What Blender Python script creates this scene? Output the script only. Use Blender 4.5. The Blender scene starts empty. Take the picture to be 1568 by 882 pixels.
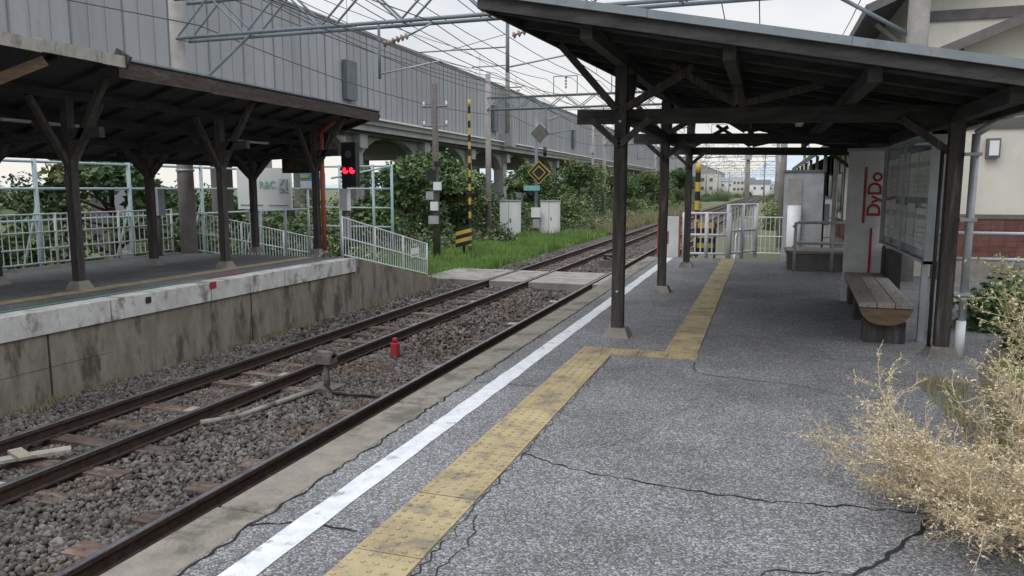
import bpy, math, random
import numpy as np
from mathutils import Vector
random.seed(7); rng=np.random.default_rng(7)
S=bpy.context.scene
S.view_settings.view_transform='Standard'; S.view_settings.look='None'; S.view_settings.exposure=0

# ---------------------------------------------------------------- materials
def M(name,c1,c2=None,scale=5,rough=.85,bump=0.,bscale=40,stretch=(1,1,1),metal=0,island=0.,lo=.38,hi=.62,c3=None,s3=1.2,t3=.55):
    m=bpy.data.materials.new(name); m.use_nodes=True; nt=m.node_tree; N=nt.nodes; L=nt.links
    b=N['Principled BSDF']; b.inputs['Roughness'].default_value=rough; b.inputs['Metallic'].default_value=metal
    b.inputs['Specular IOR Level'].default_value=.3
    if c2 is None: c2=tuple(v*.8 for v in c1)
    tc=N.new('ShaderNodeTexCoord'); mp=N.new('ShaderNodeMapping'); mp.inputs['Scale'].default_value=stretch
    L.new(tc.outputs['Object'],mp.inputs['Vector'])
    no=N.new('ShaderNodeTexNoise'); no.inputs['Scale'].default_value=scale; no.inputs['Detail'].default_value=5; no.inputs['Roughness'].default_value=.65
    L.new(mp.outputs[0],no.inputs['Vector'])
    cr=N.new('ShaderNodeValToRGB'); cr.color_ramp.elements[0].position=lo; cr.color_ramp.elements[1].position=hi
    cr.color_ramp.elements[0].color=(*c1,1); cr.color_ramp.elements[1].color=(*c2,1)
    L.new(no.outputs[0],cr.inputs[0]); out=cr.outputs[0]
    if c3:
        n3=N.new('ShaderNodeTexNoise'); n3.inputs['Scale'].default_value=s3; n3.inputs['Detail'].default_value=8; n3.inputs['Roughness'].default_value=.7
        L.new(mp.outputs[0],n3.inputs['Vector'])
        r3=N.new('ShaderNodeMapRange'); r3.inputs[1].default_value=t3-.04; r3.inputs[2].default_value=t3+.06
        L.new(n3.outputs[0],r3.inputs[0])
        mx=N.new('ShaderNodeMix'); mx.data_type='RGBA'; L.new(r3.outputs[0],mx.inputs[0]); L.new(out,mx.inputs[6]); mx.inputs[7].default_value=(*c3,1)
        out=mx.outputs[2]
    if island:
        g=N.new('ShaderNodeNewGeometry'); mr=N.new('ShaderNodeMapRange'); mr.inputs[3].default_value=1-island; mr.inputs[4].default_value=1+island
        L.new(g.outputs['Random Per Island'],mr.inputs[0])
        vm=N.new('ShaderNodeVectorMath'); vm.operation='SCALE'; L.new(out,vm.inputs[0]); L.new(mr.outputs[0],vm.inputs['Scale']); out=vm.outputs[0]
    L.new(out,b.inputs['Base Color'])
    if bump:
        nb=N.new('ShaderNodeTexNoise'); nb.inputs['Scale'].default_value=bscale; nb.inputs['Detail'].default_value=3
        L.new(mp.outputs[0],nb.inputs['Vector'])
        bp=N.new('ShaderNodeBump'); bp.inputs['Strength'].default_value=bump; bp.inputs['Distance'].default_value=.02
        L.new(nb.outputs[0],bp.inputs['Height']); L.new(bp.outputs[0],b.inputs['Normal'])
    return m

def M_asphalt(name,dark,light,tint=(1,.995,1.0),scale=105):
    m=bpy.data.materials.new(name); m.use_nodes=True; nt=m.node_tree; N=nt.nodes; L=nt.links
    b=N['Principled BSDF']; b.inputs['Roughness'].default_value=.9; b.inputs['Specular IOR Level'].default_value=.2
    tc=N.new('ShaderNodeTexCoord')
    nz=N.new('ShaderNodeTexNoise'); nz.inputs['Scale'].default_value=40; L.new(tc.outputs['Object'],nz.inputs['Vector'])
    ad=N.new('ShaderNodeMix'); ad.data_type='VECTOR'; ad.inputs[0].default_value=.012
    L.new(tc.outputs['Object'],ad.inputs[4]); L.new(nz.outputs['Color'],ad.inputs[5])
    v=N.new('ShaderNodeTexVoronoi'); v.inputs['Scale'].default_value=scale; L.new(ad.outputs[1],v.inputs['Vector'])
    sp=N.new('ShaderNodeSeparateColor'); L.new(v.outputs['Color'],sp.inputs[0])
    cr=N.new('ShaderNodeValToRGB'); e=cr.color_ramp.elements
    e[0].position=0.05; e[0].color=(dark*tint[0],dark*tint[1],dark*tint[2],1)
    e[1].position=1; e[1].color=(light*tint[0],light*tint[1],light*tint[2],1)
    md=cr.color_ramp.elements.new(.6); mv=dark*.5+light*.5*.75; md.color=(mv*tint[0],mv*tint[1],mv*tint[2],1)
    L.new(sp.outputs[0],cr.inputs[0])
    mr=N.new('ShaderNodeMapRange'); mr.inputs[1].default_value=.3; mr.inputs[2].default_value=.8; mr.inputs[3].default_value=1.1; mr.inputs[4].default_value=.55
    L.new(v.outputs['Distance'],mr.inputs[0])
    big=N.new('ShaderNodeTexNoise'); big.inputs['Scale'].default_value=.7; big.inputs['Detail'].default_value=9; big.inputs['Roughness'].default_value=.72
    L.new(tc.outputs['Object'],big.inputs['Vector'])
    m2=N.new('ShaderNodeMapRange'); m2.inputs[1].default_value=.3; m2.inputs[2].default_value=.7; m2.inputs[3].default_value=.6; m2.inputs[4].default_value=1.3
    L.new(big.outputs[0],m2.inputs[0])
    mu=N.new('ShaderNodeMath'); mu.operation='MULTIPLY'; L.new(mr.outputs[0],mu.inputs[0]); L.new(m2.outputs[0],mu.inputs[1])
    vm=N.new('ShaderNodeVectorMath'); vm.operation='SCALE'; L.new(cr.outputs[0],vm.inputs[0]); L.new(mu.outputs[0],vm.inputs['Scale'])
    L.new(vm.outputs[0],b.inputs['Base Color'])
    bp=N.new('ShaderNodeBump'); bp.inputs['Strength'].default_value=.5; bp.inputs['Distance'].default_value=.005; bp.invert=True
    L.new(v.outputs['Distance'],bp.inputs['Height']); L.new(bp.outputs[0],b.inputs['Normal'])
    return m

def M_emit(name,c,s):
    m=bpy.data.materials.new(name); m.use_nodes=True; b=m.node_tree.nodes['Principled BSDF']
    b.inputs['Base Color'].default_value=(*c,1); b.inputs['Emission Color'].default_value=(*c,1); b.inputs['Emission Strength'].default_value=s
    return m

asphalt=M_asphalt('asphalt_old',.115,.38)
asphalt2=M_asphalt('asphalt_left',.10,.28)
concrete=M('concrete',(.30,.28,.25),(.21,.195,.17),2.5,.9,.5,30,c3=(.13,.12,.105),s3=1.1,t3=.58)
concrete_edge=M('concrete_edge',(.26,.235,.195),(.195,.175,.145),6,.9,.7,60,c3=(.12,.11,.09),s3=2.2,t3=.56)
wallmat=M('stained_concrete',(.20,.175,.14),(.28,.25,.205),2.0,.95,.6,14,stretch=(1,2.2,.7),c3=(.10,.087,.070),s3=1.3,t3=.555)
wallpaint=M('worn_white_paint',(.62,.61,.58),(.48,.47,.44),3,.85,.3,25,stretch=(1,1.2,.8),c3=(.24,.22,.19),s3=2.0,t3=.555)
wood=M('dark_wood',(.046,.041,.039),(.086,.076,.071),3,.8,.5,30,stretch=(6,6,.6),island=.15,c3=(.15,.13,.115),s3=3,t3=.62)
woodh=M('dark_wood_h',(.037,.035,.037),(.068,.064,.064),3,.8,.5,30,stretch=(1,1,5),island=.25)
woodbrown=M('brown_wood',(.05,.038,.033),(.085,.066,.056),4,.8,.5,25,stretch=(1,1,5),c3=(.13,.11,.09),s3=2,t3=.62)
woodlight=M('light_brown_wood',(.22,.15,.10),(.15,.10,.07),4,.8,.5,25,stretch=(1,1,5))
woodgrey=M('weathered_wood',(.30,.27,.235),(.42,.385,.34),5,.85,.6,30,stretch=(8,1,1),island=.12,c3=(.17,.145,.12),s3=4,t3=.62)
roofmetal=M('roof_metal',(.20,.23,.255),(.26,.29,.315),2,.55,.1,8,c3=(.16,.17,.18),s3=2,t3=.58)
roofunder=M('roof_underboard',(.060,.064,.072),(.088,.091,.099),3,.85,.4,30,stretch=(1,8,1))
beige=M('beige_sheet',(.40,.37,.33),(.30,.28,.25),2,.7,.2,20,stretch=(1,3,1),c3=(.20,.17,.14),s3=2,t3=.58)
whitep=M('white_paint',(.76,.77,.78),(.66,.67,.67),6,.5,.1,30,c3=(.46,.40,.34),s3=5,t3=.70)
whitefence=M('white_fence_paint',(.76,.78,.78),(.65,.67,.67),3,.5)
line=M('white_line_paint',(.68,.69,.71),(.56,.57,.59),10,.7,.5,90,c3=(.26,.26,.26),s3=6,t3=.61)
yellow=M('tactile_yellow',(.38,.310,.175),(.32,.255,.145),5,.85,.5,70,island=.12,c3=(.22,.185,.135),s3=5,t3=.555)
yellowp=M('yellow_paint',(.60,.42,.08),(.50,.34,.06),4,.6)
black=M('black_paint',(.020,.020,.022),(.034,.034,.034),4,.5)
redp=M('red_paint',(.42,.03,.055),(.30,.025,.04),5,.7,c3=(.20,.06,.05),s3=8,t3=.58)
orange=M('orange_pipe',(.40,.11,.065),(.30,.08,.055),5,.6)
steel=M('steel_rail_top',(.30,.30,.32),(.18,.18,.20),6,.4,metal=.9)
rust=M('rusty_rail_side',(.040,.030,.025),(.075,.048,.036),12,.85,.5,60)
rustpost=M('rust_iron',(.11,.09,.08),(.17,.15,.135),14,.8,.5,60)
sleeper=M('sleeper_wood',(.095,.062,.050),(.165,.118,.096),4,.9,.7,30,stretch=(1,6,2),island=.35,c3=(.21,.18,.15),s3=2,t3=.57)
sleeper2=M('sleeper_concrete',(.36,.31,.25),(.27,.23,.18),6,.9,.4,30,island=.2)
ballast=M('ballast_stone',(.084,.074,.066),(.150,.135,.122),1.3,.95,.3,90,island=.55,c3=(.118,.088,.068),s3=.7,t3=.56)
ballastbed=M('ballast_bed',(.040,.034,.029),(.115,.10,.085),26,.95,1.,40,c3=(.08,.065,.052),s3=1,t3=.56)
galv=M('galvanised_steel',(.46,.48,.50),(.36,.38,.40),3,.5,metal=.3)
greypole=M('concrete_pole',(.36,.34,.32),(.27,.25,.235),2,.85,.2,20)
teal=M('teal_steel',(.38,.48,.49),(.30,.39,.41),2,.5)
gantry=M('gantry_steel',(.22,.25,.28),(.17,.195,.22),2,.55,metal=.1)
wire=M('wire',(.06,.06,.065),(.08,.08,.08),2,.5)
barrier=M('viaduct_barrier',(.355,.36,.37),(.305,.31,.32),.35,.75,.05,5,stretch=(1,1.6,.25),island=.06,c3=(.27,.275,.28),s3=.5,t3=.6)
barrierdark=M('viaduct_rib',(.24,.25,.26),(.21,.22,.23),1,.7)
deck=M('viaduct_concrete',(.38,.38,.37),(.28,.28,.27),.6,.9,.2,6,stretch=(1,1,.3))
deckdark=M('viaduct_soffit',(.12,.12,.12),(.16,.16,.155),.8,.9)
darkbox=M('dark_panel',(.11,.125,.14),(.14,.155,.17),2,.5)
cream=M('cream_stucco',(.68,.64,.56),(.60,.565,.50),1.2,.9,.3,60,c3=(.50,.46,.40),s3=.8,t3=.62)
timber=M('house_timber',(.12,.115,.11),(.16,.15,.14),4,.8)
rooftile=M('roof_tile',(.085,.09,.095),(.12,.125,.13),4,.6,.6,20)
brick=M('red_brown_tile',(.17,.078,.062),(.13,.058,.05),9,.7,.3,30,island=.15)
glass=M('window_glass',(.10,.13,.16),(.16,.20,.24),1,.08)
grassm=M('grass_blades',(.19,.30,.08),(.13,.22,.055),.8,.7,island=.35)
drygrass=M('dry_grass',(.29,.25,.15),(.19,.21,.10),.7,.8,island=.35)
leafm=M('shrub_leaves',(.070,.120,.048),(.115,.175,.068),.35,.65,island=.4)
leafl=M('light_leaves',(.15,.21,.085),(.21,.22,.11),.5,.7,island=.35)
leafy=M('brownish_weeds',(.20,.175,.11),(.14,.17,.08),.5,.8,island=.35)
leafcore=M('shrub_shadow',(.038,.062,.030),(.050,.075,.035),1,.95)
bark=M('bark',(.07,.055,.04),(.11,.09,.07),6,.9,.5,20)
tan=M('dry_weed',(.60,.50,.34),(.47,.385,.25),6,.8,island=.3)
tan2=M('dry_seed',(.64,.54,.37),(.51,.42,.27),3,.8,island=.3)
olive=M('olive_weed',(.24,.28,.11),(.37,.34,.18),3,.8,island=.4)
ground=M('ground_soil',(.13,.125,.07),(.10,.13,.055),.25,.95,.5,6,c3=(.20,.18,.13),s3=.5,t3=.58)
soil=M('soil_dirt',(.15,.13,.10),(.09,.10,.055),3,.95,.8,20)
signwhite=M('sign_white',(.76,.77,.76),(.72,.73,.72),2,.4)
signgreen=M('sign_green',(.33,.58,.46),None,2,.5)
signblue=M('sign_blue',(.08,.38,.60),None,2,.5)
paper=M('poster_paper',(.64,.67,.67),(.48,.52,.53),5,.25,island=.15)
ink=M('poster_ink',(.24,.27,.29),(.36,.38,.38),9,.3)
redtext=M('red_text',(.46,.04,.07),(.38,.04,.06),3,.6)
greenp=M('green_line',(.09,.27,.18),(.12,.29,.21),6,.8,c3=(.25,.25,.22),s3=4,t3=.56)
tealsign=M('teal_sign',(.25,.50,.50),None,3,.5)
crackm=M('crack_dark',(.015,.015,.015),(.025,.025,.022),8,1)
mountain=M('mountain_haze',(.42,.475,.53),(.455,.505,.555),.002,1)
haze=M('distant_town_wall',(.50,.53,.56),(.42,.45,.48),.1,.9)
redlamp=M_emit('red_signal_lamp',(1,.012,.035),4)
tube=M('fluorescent_tube',(.5,.5,.48),(.45,.45,.43),2,.4)
ins=M('insulator',(.30,.17,.12),(.45,.42,.38),3,.3)

# ---------------------------------------------------------------- mesh builder
class B:
    def __init__(s): s.v=[]; s.f=[]; s.m=[]; s.sm=[]; s.mats=[]
    def mi(s,m):
        if m not in s.mats: s.mats.append(m)
        return s.mats.index(m)
    def face(s,pts,m,smooth=False):
        o=len(s.v); s.v+= [tuple(p) for p in pts]; s.f.append(tuple(range(o,o+len(pts)))); s.m.append(s.mi(m)); s.sm.append(smooth)
    def hexa(s,p,m):
        o=len(s.v); s.v+=[tuple(q) for q in p]; k=s.mi(m)
        for f in ((3,2,1,0),(4,5,6,7),(0,1,5,4),(1,2,6,5),(2,3,7,6),(3,0,4,7)):
            s.f.append(tuple(o+i for i in f)); s.m.append(k); s.sm.append(False)
    def box(s,x0,y0,z0,x1,y1,z1,m):
        s.hexa([(x0,y0,z0),(x1,y0,z0),(x1,y1,z0),(x0,y1,z0),(x0,y0,z1),(x1,y0,z1),(x1,y1,z1),(x0,y1,z1)],m)
    def beam(s,p,q,w,h,m,up=(0,0,1)):
        p=Vector(p);q=Vector(q);d=(q-p).normalized();u=Vector(up)
        if abs(d.dot(u))>.98: u=Vector((0,1,0))
        r=d.cross(u).normalized(); u=r.cross(d)
        a=r*w/2;b=u*h/2
        s.hexa([p-a-b,p+a-b,q+a-b,q-a-b,p-a+b,p+a+b,q+a+b,q-a+b],m)
    def seg(s,p,q,r1,r2=None,m=None,n=8,caps=True):
        if r2 is None:r2=r1
        p=Vector(p);q=Vector(q);d=(q-p)
        if d.length<1e-6:return
        d.normalize(); u=Vector((0,0,1)) if abs(d.z)<.9 else Vector((1,0,0))
        a=d.cross(u).normalized(); b=d.cross(a); o=len(s.v); k=s.mi(m)
        for c,r in((p,r1),(q,r2)):
            for i in range(n):
                t=2*math.pi*i/n; s.v.append(tuple(c+(a*math.cos(t)+b*math.sin(t))*r))
        for i in range(n):
            j=(i+1)%n; s.f.append((o+i,o+j,o+n+j,o+n+i)); s.m.append(k); s.sm.append(n>5)
        if caps and n>3:
            s.f.append(tuple(o+i for i in range(n-1,-1,-1))); s.m.append(k); s.sm.append(False)
            s.f.append(tuple(o+n+i for i in range(n))); s.m.append(k); s.sm.append(False)
    def path(s,pts,r,m,n=8):
        for a,b in zip(pts[:-1],pts[1:]): s.seg(a,b,r,r,m,n)
    def build(s,name,bevel=0):
        me=bpy.data.meshes.new(name); me.from_pydata(s.v,[],s.f)
        for m in s.mats: me.materials.append(m)
        me.polygons.foreach_set('material_index',s.m); me.polygons.foreach_set('use_smooth',s.sm); me.update()
        o=bpy.data.objects.new(name,me); S.collection.objects.link(o)
        if bevel:
            b=o.modifiers.new('b','BEVEL'); b.width=bevel; b.segments=1; b.limit_method='ANGLE'
        return o

def npmesh(name,V,F,mats,midx=None,smooth=False):
    me=bpy.data.meshes.new(name); k=F.shape[1]
    me.vertices.add(len(V)); me.vertices.foreach_set('co',V.astype(np.float32).ravel())
    me.loops.add(F.size); me.loops.foreach_set('vertex_index',F.astype(np.int32).ravel())
    me.polygons.add(len(F)); me.polygons.foreach_set('loop_start',np.arange(0,F.size,k,dtype=np.int32))
    for m in mats: me.materials.append(m)
    if midx is not None: me.polygons.foreach_set('material_index',midx.astype(np.int32))
    me.update(calc_edges=True); me.validate()
    o=bpy.data.objects.new(name,me); S.collection.objects.link(o); return o

def leafgeo(C,size,asp=.5,droop=0.):
    n=len(C); a=rng.normal(size=(n,3)); a[:,2]*=.7; a/=np.linalg.norm(a,axis=1)[:,None]
    b=rng.normal(size=(n,3)); b-= (b*a).sum(1)[:,None]*a; b/=np.linalg.norm(b,axis=1)[:,None]
    s=(size*rng.uniform(.6,1.4,n))[:,None]
    V=np.stack([C-a*s,C+b*s*asp,C+a*s,C-b*s*asp],1).reshape(-1,3)
    F=np.arange(4*n).reshape(n,4); return V,F

def blades(x,y,z,h,w=.012,lean=.35):
    n=len(x); th=rng.uniform(0,2*np.pi,n); hh=h*rng.uniform(.5,1.2,n); ln=rng.uniform(0,lean,n)*hh; ph=rng.uniform(0,2*np.pi,n)
    c=np.stack([np.cos(th),np.sin(th),np.zeros(n)],1)*w
    P=np.stack([x,y,z],1); T=P+np.stack([np.cos(ph)*ln,np.sin(ph)*ln,hh],1); Mi=P+(T-P)*.5+np.stack([0*x,0*x,hh*.08],1)
    V=np.stack([P-c,P+c,Mi+c*.8,T,Mi-c*.8],1).reshape(-1,3); F=np.arange(5*n).reshape(n,5); return V,F

# ---------------------------------------------------------------- ground + hills
b=B(); b.face([(-3500,-300,-1.16),(3500,-300,-1.16),(3500,5000,-1.16),(-3500,5000,-1.16)],ground); b.build('ground')
b=B()
xs=np.linspace(-2600,2600,120)
hz=[80+58*math.sin(x*.0035+.6)+24*math.sin(x*.009)+12*math.sin(x*.023)+5*math.sin(x*.06) for x in xs]
for i in range(119):
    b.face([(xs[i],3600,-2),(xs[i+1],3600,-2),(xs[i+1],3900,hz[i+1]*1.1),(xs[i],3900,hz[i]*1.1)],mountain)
b.build('hills')

# ---------------------------------------------------------------- right platform
PE=-2.57
b=B()
top=[(-2.27,-3),(1.3,-3),(1.3,3.2),(1.45,5.2),(1.85,7.4),(2.25,8.6),(3.0,10),(9,11.5),(14,12),(14,40),(2.3,40),(2.3,19),(.4,19),(.4,18),(-2.27,18)]
b.face([(x,y,0) for x,y in top],asphalt)
for (x0,y0),(x1,y1) in zip(top,top[1:]+top[:1]):
    b.face([(x0,y0,-1.16),(x1,y1,-1.16),(x1,y1,0),(x0,y0,0)],concrete)
b.build('platform_pavement')
b=B(); y=-3
while y<18:
    L_=1.98; b.box(PE,y,-.22,-2.275,min(y+L_,18),random.uniform(-.004,.003),concrete_edge); y+=2.0
b.box(PE+.06,-3,-1.16,-2.28,18,-.225,wallmat)
b.build('platform_edge_kerb',.008)
b=B(); b.hexa([(-2.5,18.01,-1.16),(.3,18.01,-1.16),(.3,21.4,-1.16),(-2.5,21.4,-1.16),(-2.5,18.01,-.01),(.3,18.01,-.01),(.3,21.4,-.86),(-2.5,21.4,-.86)],asphalt2); b.build('platform_ramp')
b=B(); yy=-3; e0=random.uniform(-.006,.006)
while yy<17.6:
    e1=random.uniform(-.006,.006); b.face([(-2.09+e0,yy,.004),(-1.94-e0,yy,.004),(-1.94-e1,yy+.2,.004),(-2.09+e1,yy+.2,.004)],line); yy+=.2; e0=e1
b.build('painted_white_line')

def tiles(b,x0,y0,nx,ny,s=.31,dots=True,mat=yellow):
    for i in range(nx):
        for j in range(ny):
            X=x0+i*s; Y=y0+j*s; g=.003; t=.007+random.uniform(0,.003)
            b.box(X+g+random.uniform(-.002,.002),Y+g,.0005,X+s-g,Y+s-g,t,mat)
            if dots and Y<7.6:
                for a in range(5):
                    for c in range(5):
                        if random.random()<.06: continue
                        cx=X+(a+.5)*s/5; cy=Y+(c+.5)*s/5; b.seg((cx,cy,t-.0005),(cx,cy,t+.0055),.014,.009,mat,6)
b=B(); tiles(b,-1.67,7.08-.33*28,1,28,.33)
tiles(b,-1.67,7.08,4,1,.285)
tiles(b,-.865,7.40,1,33,.32,True)
b.build('tactile_paving')

def crack(name,pts,w=.012):
    b=B(); P=[]
    for (x0,y0),(x1,y1) in zip(pts[:-1],pts[1:]):
        n=max(2,int(math.hypot(x1-x0,y1-y0)/.05))
        for i in range(n):
            t=i/n; P.append((x0+(x1-x0)*t+random.gauss(0,.012),y0+(y1-y0)*t+random.gauss(0,.012)))
    P.append(pts[-1])
    ww=[w*random.uniform(.3,1.3) for _ in P]
    for i in range(len(P)-1):
        (x0,y0),(x1,y1)=P[i],P[i+1]; d=math.hypot(x1-x0,y1-y0)+1e-6; nx,ny=-(y1-y0)/d,(x1-x0)/d
        b.face([(x0-nx*ww[i]/2,y0-ny*ww[i]/2,.003),(x1-nx*ww[i+1]/2,y1-ny*ww[i+1]/2,.003),(x1+nx*ww[i+1]/2,y1+ny*ww[i+1]/2,.003),(x0+nx*ww[i]/2,y0+ny*ww[i]/2,.003)],crackm)
    b.build(name)
crack('pavement_crack',[(-1.33,4.2),(-1.0,4.05),(-.4,3.95),(.1,3.93),(.55,4.0),(.85,4.0),(1.0,3.85),(1.2,3.7)],.013)
crack('pavement_crack',[(.35,2.9),(.42,3.25),(.55,3.4),(.62,3.55),(.85,3.95)],.022)
crack('pavement_crack',[(-2.27,2.86),(-2.05,2.95),(-1.75,2.95)],.012)
crack('pavement_crack',[(-.55,7.0),(-.5,6.6),(-.1,6.5),(.3,6.45),(.7,6.2),(1.1,6.2)],.009)
crack('pavement_crack',[(.85,5.6),(.95,5.0),(.98,4.4),(1.05,4.0)],.02)
crack('pavement_crack',[(-1.28,3.3),(-1.2,3.0),(-1.25,2.6)],.006)
crack('pavement_crack',[(-2.26,5.6),(-2.15,5.75),(-1.7,5.7)],.008)
crack('pavement_crack',[(-.2,2.4),(-.1,2.9),(.1,3.2),(.42,3.25)],.008)
crack('pavement_seam',[(-1.325,7.0),(-1.33,5.5),(-1.325,3.0),(-1.33,1.5)],.006)
crack('pavement_seam',[(-2.26,17),(-2.26,8),(-2.26,2)],.016)

# ---------------------------------------------------------------- tracks
RT=-.90
def rail(b,x,y0,y1,x1=None,seg=1):
    def q(xa,xb,za,zb,m):
        d=(x1-x) if x1 is not None else 0
        b.hexa([(x+xa,y0,za),(x+xb,y0,za),(x+d+xb,y1,za),(x+d+xa,y1,za),(x+xa,y0,zb),(x+xb,y0,zb),(x+d+xb,y1,zb),(x+d+xa,y1,zb)],m)
    q(-.063,.063,RT-.150,RT-.132,rust); q(-.009,.009,RT-.132,RT-.04,rust); q(-.034,.034,RT-.04,RT-.003,rust); q(-.024,.024,RT-.003,RT,steel)
def track(name,xc,g):
    b=B()
    for s in(-g/2,g/2): rail(b,xc+s,-6,55); rail(b,xc+s,55,400,xc+s+6)
    y=0.3
    while y<160:
        xx=xc+random.uniform(-.05,.05); off=0 if y<55 else 6*(y-55)/345
        zt=RT-.150+random.uniform(-.038,.004)
        b.box(xx-1.03+off,y-.1,zt-.14,xx+1.03+off,y+.1+random.uniform(-.02,.02),zt,sleeper)
        if y<40:
            for s in(-g/2,g/2):
                for k in (-.085,.085): b.seg((xc+s+k+off,y+random.uniform(-.05,.05),zt),(xc+s+k+off,y,RT-.115),.014,.012,rust,5)
                if random.random()<.3: b.box(xc+s-.45+off,y-.09,zt+.001,xc+s-.17+off,y+.09,zt+.02,sleeper2)
        y+=.62
    return b.build(name,.006)
track('railway_track',-3.74,1.067); track('railway_track',-6.61,1.13)
b=B(); b.face([(-8.5,-4,-1.12),(-2.5,-4,-1.12),(-2.5,60,-1.12),(-8.5,60,-1.12)],ballastbed); b.face([(-8.5,60,-1.12),(-2.5,60,-1.12),(3.5,400,-1.12),(-2.5,400,-1.12)],ballastbed); b.build('track_bed')
def stones(name,x0,x1,y0,y1,n,r,z,mat=ballast):
    t=(1+5**.5)/2
    ico=np.array([(-1,t,0),(1,t,0),(-1,-t,0),(1,-t,0),(0,-1,t),(0,1,t),(0,-1,-t),(0,1,-t),(t,0,-1),(t,0,1),(-t,0,-1),(-t,0,1)],float); ico/=np.linalg.norm(ico[0])
    f=np.array([(0,11,5),(0,5,1),(0,1,7),(0,7,10),(0,10,11),(1,5,9),(5,11,4),(11,10,2),(10,7,6),(7,1,8),(3,9,4),(3,4,2),(3,2,6),(3,6,8),(3,8,9),(4,9,5),(2,4,11),(6,2,10),(8,6,7),(9,8,1)])
    x=rng.uniform(x0,x1,n); y=rng.uniform(y0,y1,n)
    zz=z+rng.uniform(-.02,.012,n)+.015*np.sin(x*3)+.012*np.sin(y*2.1+x)
    for rx in(-4.27,-3.2,-6.045,-7.175): zz-=.03*np.exp(-((x-rx)/.12)**2)
    R=r*rng.uniform(.5,1.3,n)
    sc=rng.uniform(.5,1.25,(n,1,3)); V=ico[None]*sc*(1+rng.uniform(-.36,.36,(n,12,1)))
    q=rng.normal(size=(n,3,3)); Q,_=np.linalg.qr(q); V=np.einsum('nij,nkj->nki',Q,V)
    V=V*R[:,None,None]; V+=np.stack([x,y,zz],1)[:,None,:]
    F=f[None]+12*np.arange(n)[:,None,None]
    return npmesh(name,V.reshape(-1,3),F.reshape(-1,3),[mat])
stones('ballast_stones',-8.45,-2.9,3.0,11,48000,.028,-1.080)
stones('ballast_stones',-8.45,-2.9,11,34,30000,.038,-1.080)

b=B()
for (x0,x1) in((-9.2,-7.27),(-7.09,-6.13),(-5.96,-4.36),(-4.19,-3.29),(-3.1,-2.0)):
    for k in range(5):
        b.box(x0,19.3+k*.56,-1.1,x1,19.3+k*.56+.54,RT-.005+random.uniform(-.004,.004),concrete)
b.build('track_crossing_deck',.01)
b=B(); b.seg((-5.48,8.57,-1.1),(-5.48,8.57,-.72),.045,.04,rustpost,8); b.box(-5.60,8.48,-.72,-5.36,8.66,-.60,rustpost); b.seg((-5.60,8.57,-.6),(-5.36,8.57,-.6),.05,.05,rustpost,8); b.box(-5.68,8.4,-1.1,-5.28,8.74,-1.03,rustpost)
b.path([(-5.45,8.5,-1.0),(-5.2,8.3,-1.04),(-4.8,8.35,-1.05),(-4.35,8.3,-1.03)],.018,black,6)
b.build('track_sensor_post')
b=B(); b.path([(-5.95,6.7,-1.03),(-5.7,7.0,-1.03),(-5.62,7.6,-1.03),(-5.5,8.35,-1.03)],.035,concrete,8); b.build('cable_conduit')
b=B(); b.box(-5.56,10.54,-1.08,-5.44,10.66,-.84,redp); b.seg((-5.5,10.6,-.84),(-5.5,10.6,-.76),.045,.04,redp,10); b.build('red_track_marker',.02)
b=B(); b.beam((-7.0,4.9,-1.0),(-6.5,5.5,-.99),.14,.03,woodgrey); b.beam((-6.95,5.25,-.97),(-6.6,5.1,-.96),.12,.03,sleeper2); b.build('loose_plank')
b=B(); b.box(-5.3,25.5,-1.1,-4.8,26.5,-.85,rustpost); b.box(-5.2,25.7,-.85,-4.9,26.3,-.68,black); b.seg((-5.05,25.6,-.75),(-4.4,25.2,-.95),.03,.03,rustpost,6); b.build('switch_machine')

# ---------------------------------------------------------------- left platform
LX=-8.52; LZ=.08
b=B(); b.face([(-13.5,-6,LZ),(LX-.28,-6,LZ),(LX-.28,14.6,LZ),(-13.5,14.6,LZ)],asphalt2)
b.face([(-13.5,14.6,LZ),(LX-.28,14.6,LZ),(LX-.28,19.3,-.9),(-13.5,19.3,-.9)],asphalt2)
b.build('opposite_platform_pavement')
b=B(); y=-6
while y<14.55:
    y2=min(y+1.98,14.6)
    b.box(LX-.3,y,-.22,LX+.02+random.uniform(-.004,.004),y2,LZ+.002+random.uniform(-.003,.004),wallpaint); y+=2
b.box(LX-.3,-6,-1.16,LX-.012,14.6,-.223,wallmat)
for k in range(6):
    ya=-5+k*4; b.box(LX-.02,ya,-1.16,LX-.006,ya+.03,-.23,rust)
b.box(LX-.02,-6,-.66,LX-.009,8,-.652,rust)
b.hexa([(LX-.3,14.6,-1.16),(LX,14.6,-1.16),(LX,19.3,-1.16),(LX-.3,19.3,-1.16),(LX-.3,14.6,.078),(LX,14.6,.078),(LX,19.3,-.93),(LX-.3,19.3,-.93)],wallmat)
b.build('opposite_platform_wall',.012)
b=B(); b.face([(-9.75,-6,LZ+.005),(-9.45,-6,LZ+.005),(-9.45,14.5,LZ+.005),(-9.75,14.5,LZ+.005)],yellow); b.build('opposite_tactile_paving')
b=B(); b.face([(-8.95,6.2,LZ+.006),(-8.86,6.2,LZ+.006),(-8.86,10.3,LZ+.006),(-8.95,10.3,LZ+.006)],greenp)
b.face([(-8.95,10.5,LZ+.006),(-8.86,10.5,LZ+.006),(-8.86,11.4,LZ+.006),(-8.95,11.4,LZ+.006)],redp)
b.box(LX+.026,9.95,-.02,LX+.032,10.1,LZ+.01,redp); b.box(LX+.026,8.6,-.06,LX+.032,8.70,.03,black)
b.build('painted_stop_markers')

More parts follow.
